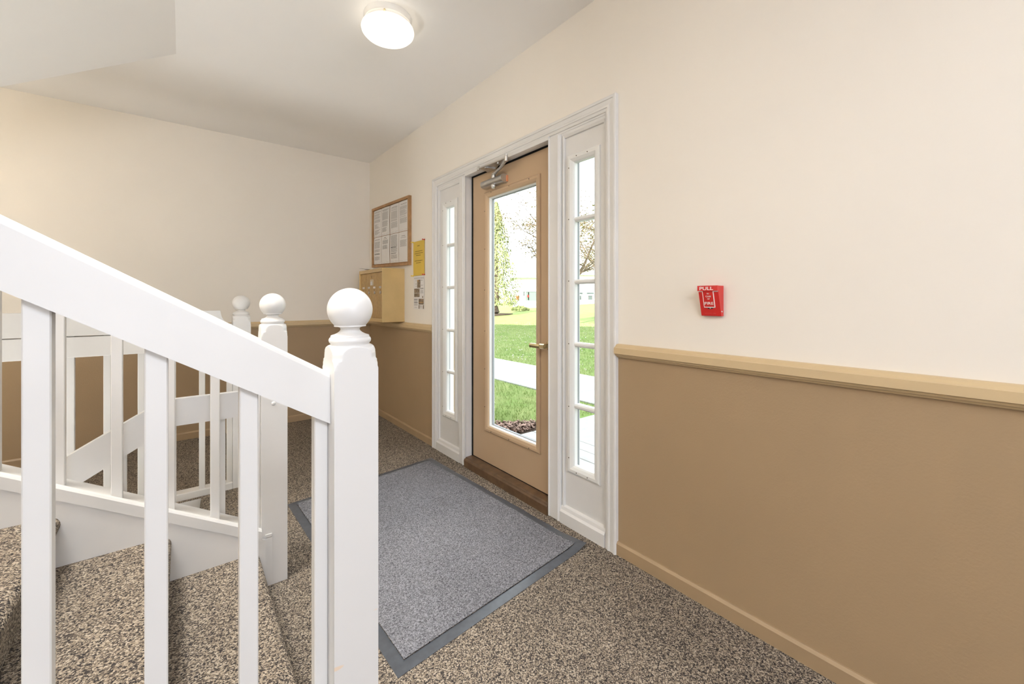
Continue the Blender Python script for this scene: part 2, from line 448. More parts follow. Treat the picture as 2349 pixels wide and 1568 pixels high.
build('weatherstrip', m, SHADOWGAP, cas)
m = MB(); m.prism([(1.455, 0), (1.453, .044), (1.458, .052), (1.466, .054), (1.47, .060), (1.60, .066), (1.63, .03), (1.63, -.1), (1.5, -.1)], 1.539, 2.333)
build('threshold', m, WOODTH, cas, label='dark brown wooden threshold')


def sidelight(name, p0, p1, f0, f1, g0, g1, label):
    """panel p, glazing frame f, glass g (extents along the wall)"""
    w_ = empty(name, (1.49, (p0 + p1) / 2, 0), kind='structure', label=label)
    FZ0, FZ1, GZ0, GZ1 = .255, 1.804, .284, 1.782
    m = MB()
    for a, b, c, d in ((p0, f0 + .01, 0.0, 1.92), (f1 - .01, p1, 0, 1.92), (f0 + .01, f1 - .01, 0, FZ0 + .01), (f0 + .01, f1 - .01, FZ1 - .01, 1.92)):
        m.box(1.488, 1.53, a, b, c, d)
    build('panel', m, WHITE, w_)
    m = MB()     # stop bead round the panel and the plinth board
    for a, b in ((p0, p0 + .016), (p1 - .016, p1)):
        m.prism([(1.489, a), (1.478, a), (1.474, a + .004), (1.476, b - .004), (1.489, b)], .07, 1.92, axis='z')
    m.prism([(1.489, 1.92), (1.474, 1.92), (1.474, 1.908), (1.480, 1.896), (1.489, 1.894)], p0, p1)
    build('stop_bead', m, WHITE, w_)
    m = MB(); m.prism([(1.49, 0), (1.462, 0), (1.462, .056), (1.470, .066), (1.474, .080), (1.489, .086)], p0, p1)
    build('plinth', m, WHITE, w_)
    m = MB()     # raised glazing frame with a bevelled outer edge
    wd = g0 - f0

    def fr(a0, a1, lo, hi, vert):
        # section from outer edge to inner edge
        sec = [(0, 1.489), (.002, 1.481), (.010, 1.476), (.022, 1.476), (wd - .006, 1.484), (wd, 1.492), (wd, 1.512), (0, 1.512)]
        return sec
    S = fr(0, 0, 0, 0, 0)

    def bar(o_a, sgn, s0, s1, vert):
        # mitred bar: outer coordinate o_a, running from s0 to s1 on the other axis
        n = len(S); vv = []
        for e, end in ((0, s0), (1, s1)):
            for d, x in S:
                t = end + (d if e == 0 else -d)
                vv.append((x, o_a + sgn * d, t) if vert else (x, t, o_a + sgn * d))
        ff = [tuple(range(n)), tuple(range(2 * n - 1, n - 1, -1))] + [(i, (i + 1) % n, (i + 1) % n + n, i + n) for i in range(n)]
        m.add(vv, ff)
    bar(f0, 1, FZ0, FZ1, True); bar(f1, -1, FZ0, FZ1, True); bar(FZ0, 1, f0, f1, False); bar(FZ1, -1, f0, f1, False)
    gf = build('glazing_frame', m, STOP, w_)
    m = MB()
    for a, b, c, d in ((g0 - .002, g0 + .004, GZ0, GZ1), (g1 - .004, g1 + .002, GZ0, GZ1), (g0, g1, GZ0 - .002, GZ0 + .004), (g0, g1, GZ1 - .004, GZ1 + .002)):
        m.box(1.508, 1.526, a, b, c, d)
    build('seal', m, SEAL, gf)
    for z in (.33, .58, .885, 1.19, 1.49, 1.74):
        m = MB(); m.rev(f1 - .016, z, [(.0028, 1.4765), (.0028, 1.4745)], 8, axis='x'); build('screw', m, SCREW, gf)
    for y in (g0 + .03, g1 - .03):
        m = MB(); m.rev(y, FZ0 + .016, [(.0028, 1.4765), (.0028, 1.4745)], 8, axis='x'); build('screw', m, SCREW, gf)
        m = MB(); m.rev(y, FZ1 - .016, [(.0028, 1.4765), (.0028, 1.4745)], 8, axis='x'); build('screw', m, SCREW, gf)
    zs = [GZ0, .582, .881, 1.186, 1.489, GZ1]
    for z in zs[1:-1]:
        m = MB(); m.prism([(1.490, z - .004), (1.490, z + .004), (1.497, z + .011), (1.524, z + .011), (1.524, z - .011), (1.497, z - .011)], g0 - .003, g1 + .003)
        build('muntin', m, STOP, w_)
    for a, b in zip(zs[:-1], zs[1:]):
        m = MB(); m.box(1.514, 1.518, g0, g1, a, b); build('pane', m, GLASS, w_)
    return w_


sidelight('window_1', 2.410, 2.729, 2.463, 2.671, 2.512, 2.640, 'narrow white sidelight of five panes between the door and the notices')
sidelight('window_2', 1.182, 1.456, 1.2204, 1.4241, 1.2604, 1.3884, 'narrow white sidelight of five panes beside the fire alarm wall')

door = empty('door_1', (1.54, 1.935, .065), kind='structure', label='tan entrance door with a full height glass pane')
m = MB()
for a, b, c, d in ((1.546, 1.668, .066, 1.9085), (2.168, 2.322, .066, 1.9085), (1.668, 2.168, .066, .275), (1.668, 2.168, 1.768, 1.9085)):
    m.box(1.520, 1.565, a, b, c, d)
build('door_slab', m, DOORP, door)
m = MB()
S2 = [(0, 1.521), (.002, 1.512), (.010, 1.506), (.020, 1.507), (.034, 1.514), (.038, 1.522), (.038, 1.54), (0, 1.54)]


def bar2(o_a, sgn, s0, s1, vert, S_, mi=0):
    n = len(S_); vv = []
    for e, end in ((0, s0), (1, s1)):
        for d, x in S_:
            t = end + (d if e == 0 else -d)
            vv.append((x, o_a + sgn * d, t) if vert else (x, t, o_a + sgn * d))
    ff = [tuple(range(n)), tuple(range(2 * n - 1, n - 1, -1))] + [(i, (i + 1) % n, (i + 1) % n + n, i + n) for i in range(n)]
    m.add(vv, ff, mi)


bar2(1.655, 1, .2625, 1.782, True, S2); bar2(2.181, -1, .2625, 1.782, True, S2); bar2(.2625, 1, 1.655, 2.181, False, S2); bar2(1.782, -1, 1.655, 2.181, False, S2)
gf = build('glazing_frame', m, DOORP, door)
m = MB(); S3 = [(0, 1.523), (.004, 1.526), (.008, 1.540), (.008, 1.56), (0, 1.56)]
bar2(1.691, 1, .2985, 1.746, True, S3); bar2(2.145, -1, .2985, 1.746, True, S3); bar2(.2985, 1, 1.691, 2.145, False, S3); bar2(1.746, -1, 1.691, 2.145, False, S3)
build('glazing_stop', m, STOP, gf, label='white inner glazing stop')
m = MB(); S4 = [(0, 1.541), (.004, 1.541), (.004, 1.556), (0, 1.556)]
bar2(1.698, 1, .3055, 1.739, True, S4); bar2(2.138, -1, .3055, 1.739, True, S4); bar2(.3055, 1, 1.698, 2.138, False, S4); bar2(1.739, -1, 1.698, 2.138, False, S4)
build('seal', m, SEAL, gf)
for z in (.42, .66, .90, 1.16, 1.42, 1.66):
    m = MB(); m.rev(2.168, z, [(.003, 1.508), (.003, 1.5045)], 8, axis='x'); build('screw', m, SCREW, gf)
for y in (1.74, 1.92, 2.10):
    for z in (.276, 1.769):
        m = MB(); m.rev(y, z, [(.003, 1.508), (.003, 1.5045)], 8, axis='x'); build('screw', m, SCREW, gf)
m = MB(); m.box(1.546, 1.550, 1.70, 2.136, .307, 1.738); build('pane', m, GLASS, door)
hd = empty('door_handle', (0, 0, 0), label='polished brass lever handle')
hd.parent = door; hd.location = Vector((1.52, 1.578, .858)) - wpos(door)
m = MB(); m.rev(1.576, .858, [(.033, 1.520), (.033, 1.514), (.028, 1.509), (.016, 1.507), (.013, 1.49), (.012, 1.462)], 28, axis='x'); build('rose', m, BRASS, hd, smooth=True)
m = MB()
m.prism([(1.472, .847), (1.458, .846), (1.452, .850), (1.452, .866), (1.460, .871), (1.472, .870)], 1.565, 1.600)
m.prism([(1.468, .847), (1.452, .846), (1.449, .857), (1.452, .8675), (1.468, .8675)], 1.598, 1.674)
build('lever', m, BRASS, hd)

clo = empty('door_closer', (0, 0, 0), label='satin metal door closer with folded arm')
clo.parent = door; clo.location = Vector((1.50, 2.03, 1.82)) - wpos(door)
CZ = 1.822
m = MB()
sec = [(1.520, CZ - .023), (1.500, CZ - .024)] + [(1.497 - .026 * math.cos(t), CZ + .024 * math.sin(t)) for t in [(-PI / 2 + PI * i / 12) for i in range(13)]] + [(1.520, CZ + .023)]
m.prism(sec, 1.962, 2.168)
build('closer_body', m, STEEL, clo, smooth=True)
m = MB(); m.prism([(1.497 + (p[0] - 1.497) * 1.03, CZ + (p[1] - CZ) * 1.05) for p in sec], 1.951, 1.963)
build('end_plate', m, STEEL, clo)
m = MB(); m.rev(1.487, 2.048, [(.012, CZ - .020), (.0155, CZ - .026), (.0155, CZ - .034), (.012, CZ - .042), (.010, CZ - .046)], 18); build('valve_cap', m, STEEL, clo, smooth=True)
m = MB(); m.rev(1.495, 2.058, [(.014, CZ + .018), (.014, CZ + .036), (.011, CZ + .040), (.011, CZ + .050)], 18); build('spindle', m, STEEL, clo, smooth=True)
m = MB(); m.box(1.510, 1.5195, 1.944, 1.951, CZ - .018, CZ + .018); build('orange_sticker', m, mat('orange_sticker', (.75, .30, .15), .5), clo)
m = MB()
m.tube([(1.497, 2.062, 1.868), (1.470, 1.955, 1.876), (1.434, 1.856, 1.888)], [.010, .009, .009], 8)
m.rev(1.432, 1.850, [(.011, 1.880), (.011, 1.908), (.008, 1.914), (.009, 1.920)], 16)
build('closer_arm', m, STEEL, clo)
m = MB()
m.tube([(1.434, 1.856, 1.902), (1.424, 2.11, 1.902)], .0055, 10)
m.prism([(1.430, 2.118), (1.443, 2.080), (1.510, 2.056), (1.515, 2.146)], 1.904, 1.911, axis='z')
m.prism([(1.456, 2.060), (1.452, 1.905), (1.520, 2.062)], 1.909, 1.916, axis='z')
m.rev(1.424, 2.118, [(.009, 1.893), (.009, 1.910), (.006, 1.917)], 14); m.rev(1.447, 2.075, [(.006, 1.897), (.006, 1.917)], 12); m.rev(1.458, 1.962, [(.007, 1.897), (.007, 1.917)], 12)
for p in ((1.49, 2.10), (1.505, 2.075), (1.50, 2.125)):
    m.rev(p[0], p[1], [(.003, 1.902), (.003, 1.905)], 8)
build('forearm', m, STEEL, clo, smooth=True)

# ------------------------------------------------------------------ stairs
STEPX, STEPZ, RUN, RISE = .230, .147, .257, .152


def step_profile(n):
    x, z = STEPX - RUN * n, STEPZ + RISE * n
    zb = z - RISE if n else 0
    xi = x - RUN - .03
    arc = [(x - .022 + .022 * math.cos(t), z - .024 + .024 * math.sin(t)) for t in [PI / 2 - PI * .62 * i / 7 for i in range(8)]]
    return [(xi, z), (x - .06, z + .001)] + arc + [(x - .011, z - .06), (x - .022, zb - .001), (x - .022, zb - .03), (xi, zb - .03)]


st = empty('staircase', (.1, 1.385, 0), 'carpeted stair flight climbing left behind the nearest railing', 'staircase')
for n in range(7):
    m = MB(); m.prism(step_profile(n), .958, 1.818); build('step', m, CARPET, st, smooth=True)


def brz(x):                      # underside of the bottom rail over the far stringer
    return .224 - .595 * (x - .174)


m = MB()
m.prism([(.2495, -.001), (.2495, .186), (.205, .206), (-1.75, brz(-1.75)), (-1.75, brz(-1.75) - .55), (-.75, .10), (-.5, -.001)], 1.817, 1.829)
build('skirt_board', m, WHITE, st)
m = MB()
m.prism([(.2375, -.16), (.2375, brz(.2375) - .002), (-1.75, brz(-1.75) - .002), (-1.75, -.16)], 1.829, 1.93)
build('stringer', m, WHITE, st)
m = MB()
m.prism([(.2375, 0), (.2375, brz(.2375)), (-1.75, brz(-1.75)), (-1.75, 0)], .868, .957)
build('stringer', m, WHITE, st)

POSTPROF = [(.09, 0), (.09, .945), (.064, .953), (.0615, .960), (.0595, .968), (.0575, .974), (.0545, .9765), (.0535, .980), (.0530, .988), (.0515, .994), (.0485, .9995), (.0440, .003 + 1.0), (.0405, 1.0045),
            (.0385, 1.0052), (.0392, 1.0075), (.0418, 1.0105), (.0425, 1.0145), (.0412, 1.0185), (.0388, 1.0205), (.0388, 1.0230), (.0375, 1.0245), (.031, 1.0265), (.0245, 1.030), (.0205, 1.0335), (.0190, 1.037),
            (.0205, 1.0405), (.0260, 1.0425), (.0320, 1.0430), (.0320, 1.0456), (.0300, 1.0459)]
BALLPROF = [(.0457 * math.sin(t), 1.0788 - .0457 * math.cos(t)) for t in [.76 + (PI - .765) * i / 22 for i in range(23)]]


def newel(parent, cx, cy, mt, base=0.0):
    prof = [POSTPROF[0]]
    for (r0, z0), (r1, z1) in zip(POSTPROF[:-1], POSTPROF[1:]):      # finer rings where the square shaft turns round
        k = 1 if z1 < .946 or z0 > 1.004 else max(1, int((z1 - z0) / .0009))
        prof += [(r0 + (r1 - r0) * q / k, z0 + (z1 - z0) * q / k) for q in range(1, k + 1)]
    m = MB(); m.rev(cx, cy, prof, 128, sq=.0445)
    p = build('newel_post', m, mt, parent, smooth=True)
    m = MB(); m.rev(cx, cy, BALLPROF, 64); build('ball_finial', m, mt, p, smooth=True)
    return p


def nrz(x):                       # underside of the sloping handrails
    return .8474 - .612 * (x - .2359)


def slope_rail(parent, yf, mt):
    """sandwich handrail: front board, balusters, back board, rounded top"""
    X0, X1 = -1.55, .2372
    H_ = .1035
    m = MB()
    for (ya, yb, dz) in ((yf, yf + .016, 0.0), ):
        n = MB()
        sec = [(ya, 0.0), (ya, H_ - .010), (ya + .002, H_ - .004), (ya + .007, H_), (ya + .0165, H_), (ya + .0165, 0.0)]
        vv = [(x, s[0], nrz(x) + s[1]) for x in (X0, X1) for s in sec]; k = len(sec)
        m.add(vv, [tuple(range(k)), tuple(range(2 * k - 1, k - 1, -1))] + [(i, (i + 1) % k, (i + 1) % k + k, i + k) for i in range(k)])
    build('rail_front_board', m, mt, parent)
    m = MB(); ya = yf + .045
    sec = [(ya, -.004), (ya, H_), (ya + .010, H_), (ya + .015, H_ - .004), (ya + .0165, H_ - .010), (ya + .0165, -.004)]
    vv = [(x, s[0], nrz(x) + s[1]) for x in (X0, X1) for s in sec]; k = len(sec)
    m.add(vv, [tuple(range(k)), tuple(range(2 * k - 1, k - 1, -1))] + [(i, (i + 1) % k, (i + 1) % k + k, i + k) for i in range(k)])
    build('rail_back_board', m, mt, parent)
    m = MB(); sec = [(yf + .0165, H_ - .02), (yf + .0165, H_ - .0005), (yf + .045, H_ - .0005), (yf + .045, H_ - .02)]
    vv = [(x, s[0], nrz(x) + s[1]) for x in (X0, X1) for s in sec]; k = 4
    m.add(vv, [tuple(range(k)), tuple(range(2 * k - 1, k - 1, -1))] + [(i, (i + 1) % k, (i + 1) % k + k, i + k) for i in range(k)])
    build('rail_cap', m, mt, parent)


def slope_baluster(parent, x0, x1, y0, y1, zb, zt, mt=None):
    """square baluster whose ends follow the slopes zb(x), zt(x)"""
    c = .002
    ring = [(x0 + c, y0), (x1 - c, y0), (x1, y0 + c), (x1, y1 - c), (x1 - c, y1), (x0 + c, y1), (x0, y1 - c), (x0, y0 + c)]
    vv = [(x, y, zb(x)) for x, y in ring] + [(x, y, zt(x)) for x, y in ring]; k = 8
    m = MB(); m.add(vv, [tuple(range(k)), tuple(range(2 * k - 1, k - 1, -1))] + [(i, (i + 1) % k, (i + 1) % k + k, i + k) for i in range(k)])
    build('baluster', m, mt or WHITE, parent)


def bottom_rail(parent, yf, yb, mt=WHITE):
    X0, X1 = -1.6, .2372
    m = MB(); sec = [(yf, 0), (yf, .036), (yf + .004, .043), (yf + .016, .044), (yf + .020, .040), (yf + .022, .030), (yb, .030), (yb, 0)]
    vv = [(x, s[0], brz(x) + s[1]) for x in (X0, X1) for s in sec]; k = len(sec)
    m.add(vv, [tuple(range(k)), tuple(range(2 * k - 1, k - 1, -1))] + [(i, (i + 1) % k, (i + 1) % k + k, i + k) for i in range(k)])
    build('bottom_rail', m, mt, parent)


# near railing
ra = empty('stair_railing', (.282, .9095, 0), 'white stair railing with a large ball topped newel, nearest of the railings', 'railing')
newel(ra, .282, .9095, WORN)
slope_rail(ra, .893, WHITE)
bottom_rail(ra, .885, .955)
for c in (.225, .0985, -.033, -.1665, -.298, -.43, -.56, -.69, -.82, -.95):
    w2 = .0135 if c > .2 else .0150
    slope_baluster(ra, c - w2, min(c + w2, .2372), .9095, .9375, lambda x: brz(x) + .03, lambda x: nrz(x) + .07)
# railing on the far side of the flight
rb = empty('stair_railing', (.282, 1.8745, 0), 'white stair railing beyond the carpeted steps, its newel beside the doormat', 'railing')
newel(rb, .282, 1.8745, WHITE)
slope_rail(rb, 1.836, WHITE)
bottom_rail(rb, 1.812, 1.925)
for c in (.2235, .0955, -.032, -.165, -.295, -.425, -.555, -.685, -.815, -.945):
    slope_baluster(rb, c - .014, min(c + .014, .2372), 1.8530, 1.8805, lambda x: brz(x) + .03, lambda x: nrz(x) + .07)
m = MB(); m.ball((.2785, 1.8302, .698), .008, 12, 8, (1, .5, 1)); build('bolt_head', m, WHITE, rb, smooth=True)
m = MB(); m.cbox(.2500, .2730, 1.8265, 1.8302, .020, .189, .0008); m.cbox(.2500, .2730, 1.8265, 1.8302, .186, .200, .0008); build('patch_strip', m, WHITE, rb)
# handrail of the flight going down
rc = empty('stair_railing', (.28, 1.935, 0), 'low white handrail that dips beside the flight going down, behind the middle newel', 'railing')
m = MB()
KX, KZ = -.052, .741
yA, yB_ = 1.922, 1.952
top = [(.318, KZ), (KX, KZ), (-1.4, KZ - .61 * (1.4 + KX))]
bot = [(-1.4, KZ - .61 * (1.4 + KX) - .1135), (KX + .026, KZ - .0965), (.318, KZ - .0965)]
m.prism(top + bot, yA, yB_)
build('handrail_board', m, WHITE, rc)


def dtz(x):
    return KZ - .07 if x > KX else KZ - .07 - .61 * (KX - x)


for c in (.245, .119, -.029, -.163, -.293, -.423, -.553, -.683):
    slope_baluster(rc, c - .014, c + .014, 1.9520, 1.9780, lambda x: .0 if x > .085 else -.595 * (.085 - x) - .02, dtz)
m = MB(); m.prism([(.085, .0), (.085, -.06), (-1.4, -.944), (-1.4, -.87)], 1.933, 1.985); build('bottom_rail', m, WHITE, rc)
# level guard along the well
GY = 2.900
rd = empty('guard_railing', (.278, GY + .0445, 0), 'level white guard railing beyond the stairwell, in front of the end wall', 'railing')
newel(rd, .278, GY + .0445, WHITE)
XE = -2.58
arc = [(.2305 - .0565 * math.sin(t), 1.0365 - .078 * math.cos(t)) for t in [PI / 2 * i / 10 for i in range(11)]]   # concave cove at the end
m = MB(); m.prism([(XE, .9225), (.2305, .9225)] + arc + [(XE, 1.0365)], GY, GY + .018); build('rail_board', m, WHITE, rd)
m = MB(); m.cbox(XE, .2325, GY, GY + .018, .818, .918, .002); build('rail_board', m, WHITE, rd)
m = MB(); m.prism([(XE, .9225), (.2305, .9225)] + arc + [(XE, 1.0365)], GY + .046, GY + .062); build('rail_board', m, WHITE, rd)
m = MB(); m.cbox(XE, .2325, GY + .046, GY + .062, .818, .918, .002); build('rail_board', m, WHITE, rd)
m = MB(); m.cbox(XE, .2325, GY - .002, GY + .066, -.005, .037, .003); build('bottom_rail', m, WHITE, rd)
k = 0
c = .219
while c > -2.4:
    slope_baluster(rd, c - .0138, c + .0138, GY + .0185, GY + .0455, lambda x: .036, lambda x: 1.0 if x < .15 else .95)
    c -= .1285
# flight going down
sd = empty('staircase', (-.3, 2.4, -.5), 'carpeted stair flight going down left between the two farther railings', 'staircase')
for n in range(8):
    x, z = .085 - .257 * n, -.152 * n
    xi = x - .257
    m = MB()
    m.prism([(x + .0005, z - .03), (x + .0005, z), (x + .0005 - (.0 if n else 0), z - .001), (x - .004, z - .05), (x - .02, z - .152), (xi - .02, z - .152), (xi - .02, z - .22), (x, z - .22)], 1.985, 2.884)
    if z > -1.3:
        build('step', m, CARPET, sd)
m = MB(); m.prism([(.085, -.006), (.075, -.09), (-1.0, -.75), (-1.0, -.006)], 2.8845, 2.899); build('skirt_board', m, WHITE, sd)

# ------------------------------------------------------------------ doormat
mt_ = empty('doormat', (.93, 1.87, 0), 'large grey blue doormat with a black rubber border before the entrance door', 'doormat')
Q = [Vector((.491, 1.147, 0)), Vector((1.412, 1.239, 0)), Vector((1.352, 2.602, 0)), Vector((.443, 2.491, 0))]   # near left, near right, far right, far left


def matp(s, t):
    return Q[0] * (1 - s) * (1 - t) + Q[1] * s * (1 - t) + Q[2] * s * t + Q[3] * (1 - s) * t


def matz(s, t):
    z = .0035
    e = min(s, 1 - s, t, 1 - t)
    z += .0035 * max(0, 1 - (1 - s) * 12) * (.5 + .5 * math.sin(t * 34) * math.sin(t * 13 + 1))      # ripples by the door
    d = math.hypot((1 - s) * 9, t * 9)
    z += .012 * max(0, 1 - d) ** 1.5                                                        # lifted corner
    return z


NS, NT = 60, 84
ea, eb = .043, .030
m = MB(); grid = {}
S_ = sorted(set([0, ea * .5, ea, 1 - ea, 1 - ea * .5, 1] + [ea + (1 - 2 * ea) * i / NS for i in range(NS + 1)]))
T_ = sorted(set([0, eb * .5, eb, 1 - eb, 1 - eb * .5, 1] + [eb + (1 - 2 * eb) * i / NT for i in range(NT + 1)]))
mr_, mp_ = MB(), MB()
rng = random.Random(4)
for which, mbx in ((0, mr_), (1, mp_)):
    idx = {}
    for i in range(len(S_) - 1):
        for j in range(len(T_) - 1):
            inside = S_[i] >= ea - 1e-6 and S_[i + 1] <= 1 - ea + 1e-6 and T_[j] >= eb - 1e-6 and T_[j + 1] <= 1 - eb + 1e-6
            if inside != bool(which):
                continue
            q = []
            for a, b in ((i, j), (i + 1, j), (i + 1, j + 1), (i, j + 1)):
                if (a, b) not in idx:
                    p = matp(S_[a], T_[b]); z = matz(S_[a], T_[b])
                    if which:
                        z += .0035
                    elif a in (0, len(S_) - 1) or b in (0, len(T_) - 1):
                        z = max(.0015, z - .0025)
                    idx[(a, b)] = len(mbx.v); mbx.v.append((p.x, p.y, z))
                q.append(idx[(a, b)])
            mbx.f.append(tuple(q)); mbx.mi.append(0)
o1 = build('rubber_border', mr_, RUBBER, mt_, smooth=True)
o2 = build('pile', mp_, MATP, mt_, smooth=True)
m = MB()
for a, b in ((0, 1), (1, 2), (2, 3), (3, 0)):      # raised edge of the pile
    pass

# ------------------------------------------------------------------ ceiling light
LX, LY = .786, 1.955
cl = empty('ceiling_light', (LX, LY, ZC), 'round flush ceiling light with a lit opal glass shade', 'ceiling light')
m = MB(); m.rev(LX, LY, [(.112, ZC), (.112, ZC - .012), (.108, ZC - .018), (.108, ZC - .026), (.104, ZC - .030), (.102, ZC - .046)], 48); build('canopy', m, LAMPW, cl, smooth=True)
m = MB(); m.rev(LX, LY, [(.098, ZC - .040), (.112, ZC - .044), (.121, ZC - .052), (.124, ZC - .062), (.121, ZC - .074), (.110, ZC - .086), (.090, ZC - .095), (.060, ZC - .101), (.028, ZC - .1035), (.001, ZC - .104)], 48)
build('shade', m, OPAL, cl, smooth=True)
for a in (-2.1, 0.0, 2.1):
    m = MB(); m.ball((LX + .107 * math.cos(a), LY + .107 * math.sin(a), ZC - .034), .005, 10, 6); build('thumb_screw', m, BRASS, cl, smooth=True)

# ------------------------------------------------------------------ things on the entrance wall
# text helper: real lettering as mesh, mapped on to a surface


def lettering(text, height, fn, width=None, squash=None):
    """mesh of text; fn(u, v) -> world point, u from -w/2..w/2 and v 0..height"""
    cu = bpy.data.curves.new('t', 'FONT'); cu.body = text; cu.size = 1.0; cu.align_x = 'LEFT'; cu.resolution_u = 3; cu.offset = 0.012
    ob = bpy.data.objects.new('t', cu); COL.objects.link(ob)
    dg = bpy.context.evaluated_depsgraph_get(); ev = ob.evaluated_get(dg); me = ev.to_mesh()
    v = [tuple(p.co) for p in me.vertices]; f = [tuple(p.vertices) for p in me.polygons]
    ev.to_mesh_clear(); bpy.data.objects.remove(ob); bpy.data.curves.remove(cu)
    xs = [p[0] for p in v]; ys = [p[1] for p in v]
    x0, x1, y1 = min(xs), max(xs), max(ys)
    sy = height / y1; sx = (width / (x1 - x0)) if width else sy
    return [fn((p[0] - (x0 + x1) / 2) * sx, p[1] * sy) for p in v], f


# fire alarm pull station
FY0, FY1, FZT, FZB = .672, .742, 1.148, 1.042
fp = empty('fire_alarm_pull', (XW, (FY0 + FY1) / 2, FZB), 'red fire alarm pull station with white lettering on the cream wall', 'fire alarm')


def fdepth(v):
    return .044 - .028 * v if v > .17 else .044


def fpt(s, v, e=0.0):          # s 0..1 from left to right as seen, v 0..1 downwards, e proud of the face
    return (XW - fdepth(v) - e, FY1 - (FY1 - FY0) * s, FZT - (FZT - FZB) * v)


m = MB()
m.prism([(XW, FZT), (XW - .042, FZT), (XW - .044, FZT - .002), (XW - fdepth(.18), FZT - .106 * .18), (XW - .017, FZB + .003), (XW - .015, FZB), (XW, FZB)], FY0, FY1)
build('housing', m, RED, fp)
m = MB()     # T-shaped pull handle standing slightly proud
for (s0, s1, v0, v1) in ((-.005, 1.005, -.005, .169), (.215, .745, .171, .70)):
    q = [fpt(s0, v0, .0025), fpt(s1, v0, .0025), fpt(s1, v1, .0025), fpt(s0, v1, .0025)]
    r = [fpt(s0, v0, -.004), fpt(s1, v0, -.004), fpt(s1, v1, -.004), fpt(s0, v1, -.004)]
    m.add(q + r, [(0, 1, 2, 3), (7, 6, 5, 4), (0, 4, 5, 1), (1, 5, 6, 2), (2, 6, 7, 3), (3, 7, 4, 0)])
ph = build('pull_handle', m, RED, fp)
m = MB()


def fstrip(s0, v0, s1, v1, pe=.0029):
    q = [fpt(s0, v0, pe), fpt(s1, v0, pe), fpt(s1, v1, pe), fpt(s0, v1, pe)]
    r = [fpt(s0, v0, -.001), fpt(s1, v0, -.001), fpt(s1, v1, -.001), fpt(s0, v1, -.001)]
    m.add(q + r, [(0, 1, 2, 3), (7, 6, 5, 4), (0, 4, 5, 1), (1, 5, 6, 2), (2, 6, 7, 3), (3, 7, 4, 0)])


fstrip(.004, .172, .215, .200, .0007); fstrip(.76, .172, .985, .200, .0007); fstrip(.205, .172, .233, .715); fstrip(.735, .172, .765, .715); fstrip(.205, .695, .765, .722)
build('white_outline', m, WLET, ph)
for txt, v, h, wd_ in (('PULL', .140, .105, .68), ('IN', .283, .045, .105), ('CASE', .375, .050, .27), ('OF', .455, .045, .12), ('FIRE', .622, .088, .44)):
    def fn(u, vv, v=v):
        return fpt(.49 + u / .070 if txt != 'PULL' else .46 + u / .070, v - vv / .106, .0034)
    vv, ff = lettering(txt, h * .106, fn, wd_ * .070)
    raw('lettering', vv, ff, WLET, ph, label='white lettering ' + txt)
vv, ff = lettering('NATIONAL TIME', .028 * .106, lambda u, q: fpt(.47 + u / .070, .925 - q / .106, .0008), .56 * .070)
raw('raised_lettering', vv, ff, REDL, fp)
m = MB(); m.add([fpt(s, v, .001) for s, v in ((.36, .728), (.66, .728), (.62, .765), (.40, .765))], [(0, 1, 2, 3)]); build('lock_plate', m, BLACKP, fp)
m = MB(); m.ball(fpt(.51, .742, .002), .0022, 10, 6); build('lock_screw', m, STEEL, fp)
m = MB(); m.ball((XW - .012, FY0 - .0005, FZB + .016), .0035, 10, 6, (1, .5, 1)); build('key_lock', m, STEEL, fp)

# notice board
BY0, BY1 = 3.185, 4.030
tilt = lambda y: .033 * (y - 3.6)


def bz(y, z):
    return z + tilt(y)


nb = empty('notice_board', (XW, (BY0 + BY1) / 2, 1.40), 'oak framed notice board above the gold mailbox unit', 'notice board')
BZ0, BZ1 = 1.398, 1.970


def ybox(mb, x0, x1, y0, y1, z0, z1, mi=0):
    v = [(x, y, bz(y, z)) for x in (x0, x1) for y in (y0, y1) for z in (z0, z1)]
    mb.add(v, [(0, 1, 3, 2), (4, 6, 7, 5), (0, 4, 5, 1), (2, 3, 7, 6), (0, 2, 6, 4), (1, 5, 7, 3)], mi)


m = MB(); ybox(m, XW - .010, XW, BY0 + .01, BY1 - .01, BZ0 + .01, BZ1 - .01); build('cork_panel', m, CORK, nb)
for a, b, c, d in ((BY0, BY0 + .022, BZ0, BZ1), (BY1 - .022, BY1, BZ0, BZ1), (BY0 + .022, BY1 - .022, BZ0, BZ0 + .022), (BY0 + .022, BY1 - .022, BZ1 - .022, BZ1)):
    m = MB(); ybox(m, XW - .025, XW, a, b, c, d); build('frame', m, OAK, nb)
rng = random.Random(11)


